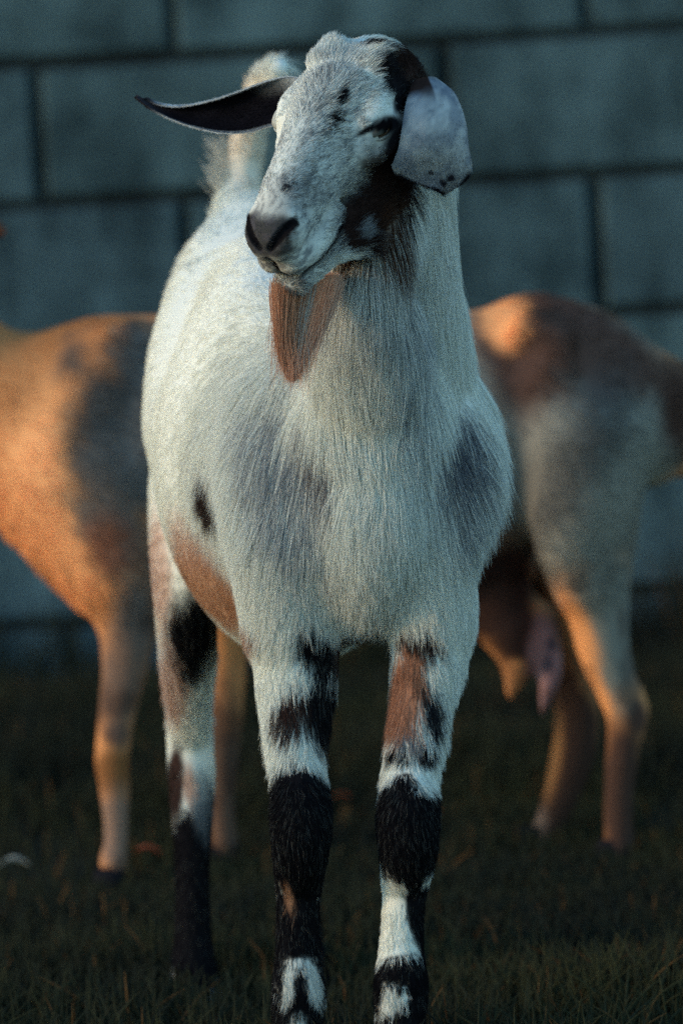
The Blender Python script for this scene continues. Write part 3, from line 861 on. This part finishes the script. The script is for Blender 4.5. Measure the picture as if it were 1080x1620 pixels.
    def ear_col(Pw, prm, which):
        n = fbm(Pw, 70, 3, 61)[:, None]; n2 = fbm(Pw, 22, 3, 62)[:, None]
        edge = 1 - np.minimum(prm[:, 1], 1 - prm[:, 1])[:, None] * 2      # 1 at the rim
        if which == 1:
            inner = (prm[:, 2] < .5)[:, None]
            dark = np.array([.006, .006, .009]) * (0.6 + .9 * n)
            lite = np.array([.45, .50, .52]) * (.6 + .6 * n)
            w = sstep(.90, .985, edge + (n2 - .5) * .08)
            base = np.where(inner, dark * (1 - w) + np.array([.26, .29, .31]) * w, lite)
            r = (1 - sstep(.04, .40, prm[:, 0] + (n2[:, 0] - .5) * .2) )[:, None]
            up = (1 - sstep(.0, .5, prm[:, 1]))[:, None]
            base = base * (1 - r * up) + np.array([.42, .46, .48]) * r * up
            tip = sstep(.72, .9, prm[:, 0])[:, None]
            return base * (1 - tip) + np.array([.03, .028, .035]) * tip
        lite = np.array([.42, .42, .41])
        mot = sstep(.34, .62, n) * .6 + .30 * sstep(.42, .58, n2)
        base = lite * (1 - mot) + np.array([.14, .16, .20]) * mot
        low = sstep(.55, .95, prm[:, 0])[:, None] * .45
        base = base * (1 - low) + np.array([.16, .15, .19]) * low
        rim = sstep(.90, .95, prm[:, 0])[:, None]
        rim = np.maximum(rim, sstep(.76, .88, edge) * sstep(.60, .68, prm[:, 0])[:, None])
        base = base * (1 - rim) + np.array([.014, .012, .016]) * rim
        top = (1 - sstep(.08, .18, prm[:, 0] + (n2[:, 0] - .5) * .2 + .12 * (prm[:, 1] > .55)))[:, None]
        base = base * (1 - top) + DKBROWN * top
        base = base * (.8 + .4 * vnoise(Pw, 400, 66)[:, None])
        for (a, b, r) in ((.70, .70, .06), (.77, .55, .07), (.62, .45, .03)):
            d = np.hypot(prm[:, 0] - a, (prm[:, 1] - b) * .8)[:, None]
            w = 1 - sstep(r * .5, r, d + (n - .5) * .06)
            base = base * (1 - w) + np.array([.025, .022, .03]) * w
        return base

    N1 = vert_normals(P, F); N2 = vert_normals(P2, F2)
    allP = [P, P2, E1, E2, LP] + [h[0] for h in hf]
    allF = [F, F2, EF1, EF2, LF] + [h[1] for h in hf]
    cols = [col(P), col(P2), ear_col(E1, pr1, 1), ear_col(E2, pr2, 2), col(LP) * .55] + [np.tile(BLACK, (len(h[0]), 1)) for h in hf]
    MP, MF = merge_meshes(list(zip(allP, allF)))
    used = np.unique(MF); remap = np.full(len(MP), -1); remap[used] = np.arange(len(used))
    goat = np_mesh('goat', MP[used], remap[MF], M_SKIN, np.vstack(cols)[used], origin=origin)
    goat.location = origin
    tag(goat, 'white bearded goat with black knees standing in front, tail raised', 'goat', 'goats in the yard')
    print('goat mesh', len(used), round(time.time() - T0, 1))

    # ---------------- coat
    chest_c = np.array(at(585, 800, 7.15))
    tail_c = np.array(at(400, 230, 8.0))
    def regions(Pw):
        H = to_head(fr, Pw)
        head = sstep(-.09, -.05, H[:, 0]) * sstep(-.165, -.135, H[:, 2]) * (Pw[:, 1] < 7.16)
        tail = sstep(.86, .9, Pw[:, 2]) * (Pw[:, 1] > 7.75) * (Pw[:, 0] < -.05)
        leg = 1 - sstep(.42, .50, Pw[:, 2])
        front = 1 - sstep(7.2, 7.38, Pw[:, 1])
        return head, tail, leg, front, H
    def dirf(Pw, nn):
        head, tail, leg, front, H = regions(Pw)
        n = len(Pw)
        d = np.tile(np.array([0, .9, -.55]), (n, 1)).astype(float)               # barrel: back and down
        low = 1 - sstep(.55, .8, Pw[:, 2]); d[:, 2] -= low * .5
        nk = np.tile(np.array([0, .15, -1.0]), (n, 1)); nk[:, 0] = (Pw[:, 0] - .04) * 2.5 * sstep(.75, .6, Pw[:, 2])
        # on the breast the hair sweeps towards the mid line below the shoulder points
        d = d * (1 - front[:, None]) + nk * front[:, None]
        lg = np.tile(np.array([0, .1, -1.0]), (n, 1)); d = d * (1 - leg[:, None]) + lg * leg[:, None]
        hd = -fr['D'][None] * .75 + fr['S'][None] * np.sign(H[:, 1:2]) * np.clip(np.abs(H[:, 1:2]) / .02, 0, 1) * .55
        sw = sstep(.08, .0, H[:, 0])[:, None]
        hd = hd + fr['S'][None] * (fbm(Pw, 30, 2, 77)[:, None] - .5) * 2.4 * sw
        d = d * (1 - head[:, None]) + hd * head[:, None]
        td = np.tile(np.array([.12, 0, 1.0]), (n, 1)); td[:, 0] += .8 * sstep(1.0, 1.08, Pw[:, 2]); td[:, 0] += (Pw[:, 0] - tail_c[0]) * 6 * (1 - sstep(.98, 1.04, Pw[:, 2]))
        d = d * (1 - tail[:, None]) + td * tail[:, None]
        return norm(d)
    def lenf(Pw):
        head, tail, leg, front, H = regions(Pw)
        l = .016 + .034 * front * (.35 * sstep(.42, .5, Pw[:, 2]) + .65 * sstep(.52, .66, Pw[:, 2])) * (1 - .45 * sstep(.86, .96, Pw[:, 2]))
        l = l * (1 - leg) + (.014 + .014 * sstep(.30, .40, Pw[:, 2])) * leg
        topl = sstep(.80, .88, Pw[:, 2]) * (Pw[:, 1] > 7.3); l = l + topl * .012
        muz = sstep(.0, .17, H[:, 0]); hl = .019 * (1 - muz) + .0100 * muz - .004 * sstep(.2, .235, H[:, 0])
        hl = hl * (1 - .5 * sstep(.035, .055, np.abs(H[:, 1])))
        eye = np.exp(-(((H[:, 0] - .083) / .02) ** 2 + ((H[:, 2] + .037) / .014) ** 2)) * (np.abs(H[:, 1]) > .03)
        hl = hl * (1 - .8 * eye)
        chin = sstep(-.10, -.115, H[:, 2]) ; hl = hl + chin * .006
        l = l * (1 - head) + hl * head
        l = l * (1 - tail) + .022 * tail
        return l
    def dens(Pw):
        H = to_head(fr, Pw)
        d = 1.0 + 6 * ((H[:, 0] > -.04) & (Pw[:, 1] < 7.12) & (H[:, 2] > -.15)) + .6 * (Pw[:, 1] < 7.3)
        d = d * np.where((Pw[:, 1] < 7.1) | (Pw[:, 0] < .1), 1, .6)
        d = d * np.where(Pw[:, 2] < .36, 1.5, 1)
        # nothing grows out of nostrils, lips or eyeballs
        for sg in (-1, 1):
            d = d * (np.linalg.norm(H - np.array([.086, sg * .066, -.038]), axis=1) > .0095)
            d = d * (np.linalg.norm((H - np.array([.240, sg * .018, -.052])), axis=1) > .0085)
        return d
    PA, FA = merge_meshes([(P, F), (P2, F2)]); NA = np.vstack([N1, N2])
    lift = lambda Pw: np.where(to_head(fr, Pw)[:, 0] * (Pw[:, 1] < 7.12) > 0, .36 - .06 * sstep(.06, .2, to_head(fr, Pw)[:, 0]), .24)
    n = int(800000 * HAIR)
    root, nn, d, pts = grow(PA, FA, NA, n, dens, dirf, lenf, 5, lift, clump=.34, wobble=.6, gravity=.22)
    hh = ((to_head(fr, root)[:, 0] > -.03) & (root[:, 1] < 7.12) & (root[:, 2] > .8))[:, None]
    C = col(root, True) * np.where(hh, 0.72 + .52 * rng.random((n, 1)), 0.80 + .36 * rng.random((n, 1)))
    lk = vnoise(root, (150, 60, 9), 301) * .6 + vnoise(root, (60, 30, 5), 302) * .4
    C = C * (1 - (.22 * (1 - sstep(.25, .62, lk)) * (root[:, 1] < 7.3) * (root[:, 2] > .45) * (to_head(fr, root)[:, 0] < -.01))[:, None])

    C = np.clip(C, 0, .9)
    lnn = lenf(root)
    rad = (.00015 + .00005 * rng.random((n, 1)) + .0014 * np.minimum(lnn, .03)[:, None]) * np.array([1, 1, .85, .55, .12])[None]
    rad = rad * np.where((to_head(fr, root)[:, 0] > -.05) & (root[:, 1] < 7.14) & (root[:, 2] > .8), .72, 1)[:, None]
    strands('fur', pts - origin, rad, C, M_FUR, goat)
    # short ear coat
    for (EP, EF, pr, wh) in ((E1, EF1, pr1, 1), (E2, EF2, pr2, 2)):
        EN = vert_normals(EP, EF); ne = int(16000 * HAIR)
        idx, w = sample_surface(EP, EF, ne, lambda q: np.ones(len(q)))
        T = EF[idx]; rt = (EP[T] * w[:, :, None]).sum(1); en = norm((EN[T] * w[:, :, None]).sum(1)); ep = (pr[T] * w[:, :, None]).sum(1)
        tipd = norm(np.array(EP[len(EP) // 2 - 10] - EP[10])[None]) if False else None
        base = np.array([-1, 0.3, -.1]) if wh == 1 else np.array([.05, 0, -1])
        dd = norm(base[None] + rng.normal(0, .35, (ne, 3)))
        ln = (.0022 + .002 * rng.random(ne)) * (.5 if wh == 1 else .9) * (1 + 1.6 * (ep[:, 0] < .12))
        s = np.linspace(0, 1, 4)[None, :, None]
        pp = rt[:, None, :] + ln[:, None, None] * (dd[:, None, :] * s + en[:, None, :] * .35 * (s - .4 * s * s))
        cc = ear_col(rt, ep, wh) * (.7 + .6 * rng.random((ne, 1)))
        strands('ear_fur', pp - origin, np.full((ne, 1), .00022) * np.array([1, 1, .7, .15])[None], cc, M_FUR, goat)
    # beard
    nb = int(16000 * HAIR)
    b_l = np.array(at(441, 450, 6.925)); b_r = np.array(at(532, 444, 6.985)); tip = np.array(at(461, 602, 6.93))
    t = rng.random(nb); sd = rng.normal(0, 1, (nb, 3)) * np.array([.004, .010, .004])
    rt = b_l + (b_r - b_l) * t[:, None] + sd
    ln = .35 + .66 * rng.random(nb) ** .9
    s = np.linspace(0, 1, 7)[None, :, None]
    lockt = np.stack([vnoise(np.stack([t * 14, rt[:, 1] * 90, 0 * t], 1), 1, 400 + k) - .5 for k in range(3)], 1) * .007
    tip_s = tip[None] + (rt - (b_l + b_r) / 2) * .06 + rng.normal(0, 1, (nb, 3)) * (.0012 + .008 * (rng.random((nb, 1)) < .15)) + lockt + np.array([0, 0, 0])
    down = np.stack([(t - .42) * .016, 0 * t, -.02 + 0 * t], 1)
    mid = rt * .5 + tip_s * .5 + np.stack([(t - .48) * .018, 0 * t, 0 * t], 1)
    s = s * ln[:, None, None]
    pp = (1 - s) ** 2 * rt[:, None] + 2 * s * (1 - s) * mid[:, None] + s * s * tip_s[:, None]
    lock = np.sin(t * 40 + 1.3)[:, None, None] * .0012
    pp[:, :, 1] += (lock * s)[:, :, 0]
    sv = s[:, :, 0]; ph = vnoise(np.stack([t * 10, 0 * t, 0 * t], 1), 1, 55) * 9
    pp[:, :, 0] += np.sin(sv * 6 + ph[:, None]) * .0022 * sv; pp[:, :, 1] += np.cos(sv * 5 + ph[:, None] * 1.7) * .003 * sv
    tt = t + .05 * rng.normal(0, 1, nb)
    white = (sstep(.42, .48, tt) * sstep(.64, .58, tt)) * (rng.random(nb) < .6)
    edge_w = sstep(.88, .97, tt)
    c0 = np.array([.56, .29, .19]); c1 = np.array([.60, .58, .52])
    C = c0 * (0.85 + .3 * rng.random((nb, 1))) * (0.8 + .4 * vnoise(np.stack([t * 18, 0 * t, 0 * t], 1), 1, 5)[:, None])
    C = C * (1 + .45 * sstep(.45, .75, t))[:, None] * np.array([1, .97, .9])  # picture-right half coloured brighter to offset the shade it stands in
    C = C * (1 - white[:, None]) + c1 * white[:, None]
    C = C * (1 - .5 * edge_w[:, None]) + np.array([.5, .42, .36]) * .5 * edge_w[:, None]
    strands('beard', pp - origin, np.full((nb, 1), .00018) * np.array([1, 1, 1, .9, .8, .6, .2])[None], C, M_FUR, goat)
    # loose fringe behind the tail and a few stray hairs on the poll and rump
    nf = 260
    a = np.array(at(362, 305, 7.98)); b = np.array(at(368, 225, 8.0))
    t = rng.random(nf)[:, None]; rt = a + (b - a) * t + rng.normal(0, .004, (nf, 3))
    s = np.linspace(0, 1, 6)[None, :, None]
    dv = np.array([-.62, 0, .35])[None] + rng.normal(0, .12, (nf, 3)); ln = (.015 + .03 * rng.random((nf, 1)))[:, :, None]
    pp = rt[:, None] + ln * (dv[:, None] * s + np.array([0, 0, 1.0]) * (-.9 * s + .9 * s * s)) 
    strands('tail_fringe', pp - origin, np.full((nf, 6), .0002), np.tile(CREAM * .8, (nf, 1)), M_FUR, goat)
    add_eyes(fr, goat, origin)
    print('goat fur', round(time.time() - T0, 1))


# ------------------------------------------------------------------ the tan goat behind
def build_tan_goat():
    Y = 8.85
    origin = np.array([0.0, Y, 0.0])
    fr = head_frame(at(-200, 262, Y - .02), 88, 38, 0.92)
    f = Field((-1.0, Y - .26, -.02), (.62, Y + .30, 1.16), 0.006)
    def sec(rows, k=.05):   # horizontal trunk seen from the side: u, v, half height px, half depth m
        f.add([(*at(u, v, Y), px(h, Y), dr) for (u, v, h, dr) in rows], (0, 0, 1), k)
    sec([(70, 700, 130, .085), (130, 690, 165, .11), (210, 700, 190, .125), (330, 715, 205, .145), (480, 725, 215, .165), (640, 715, 215, .165), (770, 680, 190, .145), (870, 640, 160, .125), (960, 660, 120, .11), (1010, 690, 80, .09)])
    sec([(845, 530, 50, .07), (930, 560, 50, .06), (1010, 620, 42, .05)])            # croup
    sec([(170, 600, 85, .05), (230, 600, 82, .05)])                                   # withers
    f.add([(*at(u, v, Y), px(a, Y), b) for (u, v, a, b) in [(90, 690, 165, .09), (10, 642, 116, .078), (-70, 572, 92, .064), (-140, 465, 74, .056), (-195, 340, 60, .05)]], (1, 0, -.4), .05)   # neck
    limb(f, [(75, 770, Y - .03, 62, 1.2), (100, 860, Y - .03, 55, 1.3), (145, 925, Y - .03, 45, 1.3)], .06)  # breast
    def L2(rows, dy, dep=.95): limb(f, [(u, v, Y + dy, w) for (u, v, w) in rows], .035, dep)
    L2([(170, 760, 80), (185, 880, 76), (200, 960, 54), (200, 1040, 40), (185, 1130, 30), (178, 1200, 28), (182, 1260, 24), (184, 1320, 19), (180, 1365, 24)], -.085)
    L2([(330, 800, 70), (345, 920, 60), (352, 1020, 40), (355, 1120, 31), (352, 1200, 27), (352, 1280, 20), (356, 1340, 22), (362, 1375, 26)], .085)
    # near hind leg
    L2([(930, 700, 95), (925, 800, 88), (935, 880, 66), (945, 960, 50), (955, 1030, 42), (975, 1090, 34), (988, 1135, 30), (984, 1190, 27), (978, 1260, 24), (978, 1320, 24), (978, 1355, 27)], -.09)
    # far hind leg
    L2([(860, 760, 90), (870, 860, 74), (890, 960, 50), (905, 1060, 40), (912, 1130, 37), (904, 1200, 35), (886, 1260, 29), (866, 1310, 24), (848, 1350, 26)], .09)
    # shoulder blade and upper arm, hip bone, stifle, point of the hock
    limb(f, [(190, 550, Y - .07, 40, .8), (145, 650, Y - .09, 46, .8), (100, 755, Y - .095, 46, .9), (140, 850, Y - .09, 42, .9), (205, 940, Y - .08, 34)], .05)
    limb(f, [(835, 515, Y - .10, 24, .9), (880, 540, Y - .11, 22, .9)], .04)
    limb(f, [(870, 600, Y - .12, 30, .7), (905, 740, Y - .14, 42, .7), (890, 850, Y - .135, 38, .8), (915, 930, Y - .115, 32, .8)], .04)
    limb(f, [(1005, 1095, Y - .085, 13), (1012, 1125, Y - .085, 14), (1003, 1160, Y - .085, 11)], .015)
    # tail hanging over the rump
    limb(f, [(1030, 590, Y, 26), (1062, 600, Y, 28), (1085, 640, Y, 30), (1092, 700, Y, 24), (1090, 750, Y, 12)], .03, .7)
    # udder with teats
    limb(f, [(850, 985, Y + .02, 34), (866, 1040, Y + .01, 24), (868, 1080, Y, 17), (857, 1122, Y - .01, 8)], .02, 1)
    limb(f, [(812, 990, Y + .0, 34), (818, 1050, Y + .0, 25), (804, 1100, Y + .0, 8)], .02, 1)
    limb(f, [(780, 900, Y, 60), (790, 980, Y, 40)], .05, 1)
    add_head(f, fr)
    P, F = f.mesh(); P = smooth(P, F, 3)
    W = lambda u, v, y: list(at(u, v, y))
    ears = []
    for sgn, tipu, tipv in ((-1, 8, 366), (1, -60, 340)):
        y = Y - .06 if sgn < 0 else Y + .08
        secs = []
        for t, w in ((0, 22), (.2, 34), (.5, 40), (.75, 30), (.92, 16), (1, 3)):
            u = -185 + (tipu + 185) * t; v = 305 + (tipv - 305) * t
            secs.append(W(u, v - w, y) + W(u, v + w, y) + [0, -.012 * sgn * -1, 0])
        ears.append(ear_shell(secs, 24, 9, .004)[:2])
    hf = [hooves(176, 1388, Y - .085, 24, -math.pi / 2, .035), hooves(360, 1392, Y + .085, 24, -math.pi / 2, .035), hooves(975, 1372, Y - .09, 26, -math.pi / 2, .035), hooves(842, 1374, Y + .09, 26, -math.pi / 2, .035)]
    hit = hitter(P, F)
    pats = []
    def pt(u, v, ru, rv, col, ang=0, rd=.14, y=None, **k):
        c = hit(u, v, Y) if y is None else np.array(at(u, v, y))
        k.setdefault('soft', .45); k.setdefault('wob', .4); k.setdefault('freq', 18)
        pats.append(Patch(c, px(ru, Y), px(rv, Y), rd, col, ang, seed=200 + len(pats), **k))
    TN = np.array([.78, .33, .13]); BR = np.array([.10, .055, .042]); GW = np.array([.32, .30, .25]); DG = np.array([.085, .08, .075])
    pt(70, 720, 60, 170, np.array([.88, .43, .19]), -8, rd=.16, soft=.8)  # sunlit shoulder: the bright highlight is painted into the coat colour
    pt(60, 520, 170, 60, TN * .55, 0, soft=.7)
    pt(30, 600, 60, 60, TN * .6, 0, soft=.8, amt=.7)
    pt(190, 640, 85, 120, DG * .9, 0, rd=.16, soft=.4, wob=.7, freq=26, streak=3)
    pt(180, 770, 66, 120, DG * 1.5, 0, rd=.16, soft=.45, wob=.8, freq=24, amt=.9)
    pt(175, 860, 40, 48, np.array([.30, .12, .07]), 0, rd=.06, soft=.5)
    pt(245, 700, 45, 220, DG * 1.8, 0, rd=.12, soft=.6, wob=.9, freq=24, amt=.8)
    pt(215, 980, 40, 110, np.array([.17, .13, .11]), 0, rd=.08, soft=.6)
    pt(185, 1160, 22, 24, BR, 0, rd=.05)
    pt(190, 1090, 40, 90, PINK * .36, 0, rd=.06, soft=.5)
    pt(180, 1220, 36, 40, TN * .32, 0, rd=.06)
    pt(185, 1320, 40, 70, PINK * .48, 0, rd=.06)
    pt(355, 1250, 60, 180, PINK * .22, 0, rd=.09, y=Y + .085)
    # rear
    pt(880, 700, 260, 250, GW, 0, rd=.35, soft=.3)
    pt(865, 515, 155, 98, BR * 1.15, 12, rd=.2, soft=.4)
    pt(970, 570, 90, 50, BR * 1.2, 30, rd=.2, soft=.5)
    pt(815, 580, 50, 90, BR, 0, rd=.12, soft=.5)
    pt(790, 505, 34, 50, TN * 1.15, -10, rd=.10, soft=.45)  # patch of sun on the loin, painted as orange coat
    pt(960, 650, 40, 80, DG, 20, rd=.1, soft=.7, amt=.7)
    pt(890, 750, 40, 110, DG, 30, rd=.1, soft=.7, amt=.7)
    pt(810, 790, 40, 120, DG, 0, rd=.1, soft=.7, amt=.6)
    pt(1075, 640, 50, 90, BR, 0, rd=.1)
    pt(790, 940, 75, 90, DKBROWN, 0, rd=.3, soft=.3)
    pt(830, 1000, 60, 50, DKBROWN * 1.4, 0, rd=.12, y=Y + .02, soft=.3)
    pt(814, 1078, 34, 38, TN, 0, rd=.1, y=Y, soft=.3)
    pt(862, 1070, 30, 80, np.array([.30, .17, .17]), 0, rd=.05, y=Y - .02, soft=.3)
    pt(866, 1050, 8, 18, np.array([.05, .05, .07]), 15, rd=.04, soft=.3)
    pt(870, 1020, 6, 10, np.array([.05, .05, .07]), 15, rd=.04, soft=.3)
    pt(1005, 1130, 20, 30, BR, 0, rd=.06)
    pt(955, 1000, 75, 150, GW * .75, 0, rd=.10, soft=.3)
    pt(912, 1000, 26, 75, TN, -14, rd=.10, soft=.35, y=Y - .1)  # sunlight along the hind leg's front edge, painted into the coat
    pt(938, 1100, 22, 62, TN, -18, rd=.10, soft=.35, y=Y - .1)  # same painted sunlight, lower down the edge
    pt(962, 1190, 18, 60, TN * .7, 0, rd=.10, soft=.4, y=Y - .1)  # painted sunlight fading out on the shank
    pt(985, 1270, 44, 130, BR * .75, 0, rd=.10, soft=.4)
    pt(952, 1290, 12, 100, PINK * .45, 0, rd=.06, soft=.4)
    pt(885, 1200, 80, 200, BR * .6, 0, rd=.10, y=Y + .09, soft=.3)
    pt(872, 1190, 16, 80, TN * .45, 8, rd=.06, y=Y + .06, soft=.4)
    pt(845, 1325, 18, 44, PINK * .4, 20, rd=.06, y=Y + .06, soft=.4)
    def col(Pw):
        C = np.tile(TN, (len(Pw), 1)) * (.8 + .4 * fbm(Pw, 12, 3, 7)[:, None])
        n = sstep(.5, .7, fbm(Pw, (20, 20, 9), 3, 9))[:, None] * .3
        C = C * (1 - n) + TN * .5 * n
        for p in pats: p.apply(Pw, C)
        mk = (sstep(.52, .66, fbm(Pw, (30, 30, 16), 3, 19)) * .55 * (1 - sstep(.35, .5, Pw[:, 2])))[:, None]
        return C * (1 - mk) + BR * .6 * mk
    N = vert_normals(P, F)
    parts = [(P, F)] + ears + hf
    MP, MF = merge_meshes(parts)
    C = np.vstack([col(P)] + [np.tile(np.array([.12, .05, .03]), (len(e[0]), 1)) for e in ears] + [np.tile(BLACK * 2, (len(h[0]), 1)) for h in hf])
    g = np_mesh('goat', MP, MF, M_SKIN, C, origin=origin); g.location = origin
    tag(g, 'tan and grey goat standing sideways behind the white goat', 'goat', 'goats in the yard')
    n = int(110000 * HAIR)
    def dirf(Pw, nn):
        d = np.tile(np.array([.8, 0, -.5]), (len(Pw), 1)).astype(float)
        leg = (1 - sstep(.36, .46, Pw[:, 2]))[:, None]
        return norm(d * (1 - leg) + np.array([.1, 0, -1]) * leg)
    lenf = lambda Pw: .018 - .010 * (1 - sstep(.3, .42, Pw[:, 2])) - .008 * (Pw[:, 0] < -.62)
    root, nn, d, pts = grow(P, F, N, n, lambda q: np.where(q[:, 1] < Y + .05, 1, .35), dirf, lenf, 4, .25, clump=.12, wobble=.3, gravity=.15)
    rad = np.full((n, 1), .00045) * np.array([1, 1, .8, .2])[None]
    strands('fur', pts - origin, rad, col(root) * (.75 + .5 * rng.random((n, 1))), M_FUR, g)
    add_eyes(fr, g, origin)
    print('tan goat', round(time.time() - T0, 1))


def build_leaves():
    for (u, v, w, lab, c) in ((540, 1262, .012, 'small orange dry leaf in the grass between the white goat forelegs', (.55, .11, .03)),
                              (682, 1283, .013, 'small orange dry leaf beside the white goat banded foreleg', (.60, .13, .03)),
                              (232, 1352, .020, 'rust brown dry leaf in the grass near the tan goat front foot', (.35, .08, .03)),
                              (22, 1372, .022, 'pale curled leaf in the grass at the far left edge', (.30, .31, .27))):
        m, t, b = mat_new('dry_leaf'); b.inputs['Base Color'].default_value = (*c, 1); b.inputs['Roughness'].default_value = .7
        z = .04
        d = fw + CR * ((u - 540) / FPX) + CU * ((810 - v) / FPX); p = CAMP + d * ((z - CAMP.z) / d.z)
        P = []; F = []; nu, nv = 9, 5
        for i in range(nu):
            t_ = i / (nu - 1); wd = math.sin(math.pi * min(1, t_ * .94 + .03)) ** .8 * w * .45
            for j in range(nv):
                q = j / (nv - 1) * 2 - 1
                P.append((p.x + (t_ - .5) * 2 * w, p.y + q * wd, p.z + abs(q) * wd * .7 + math.sin(t_ * 3) * w * .3 + random.uniform(-.0006, .0006)))
        for i in range(nu - 1):
            for j in range(nv - 1):
                a = i * nv + j; F.append((a, a + nv, a + nv + 1, a + 1))
        P = np.array(P); n0 = len(P); P2 = P - np.array([0, 0, .0008]); F = np.array(F)
        o = np_mesh('dry_leaf', np.vstack([P, P2]), np.vstack([F, F[:, ::-1] + n0]), m, origin=tuple(p)); o.location = p
        tag(o, lab, 'leaf', 'dry leaves in the grass')


HAIR = 1.0
build_ground()
build_wall()
build_grass()
build_leaves()
build_tan_goat()
build_white_goat()
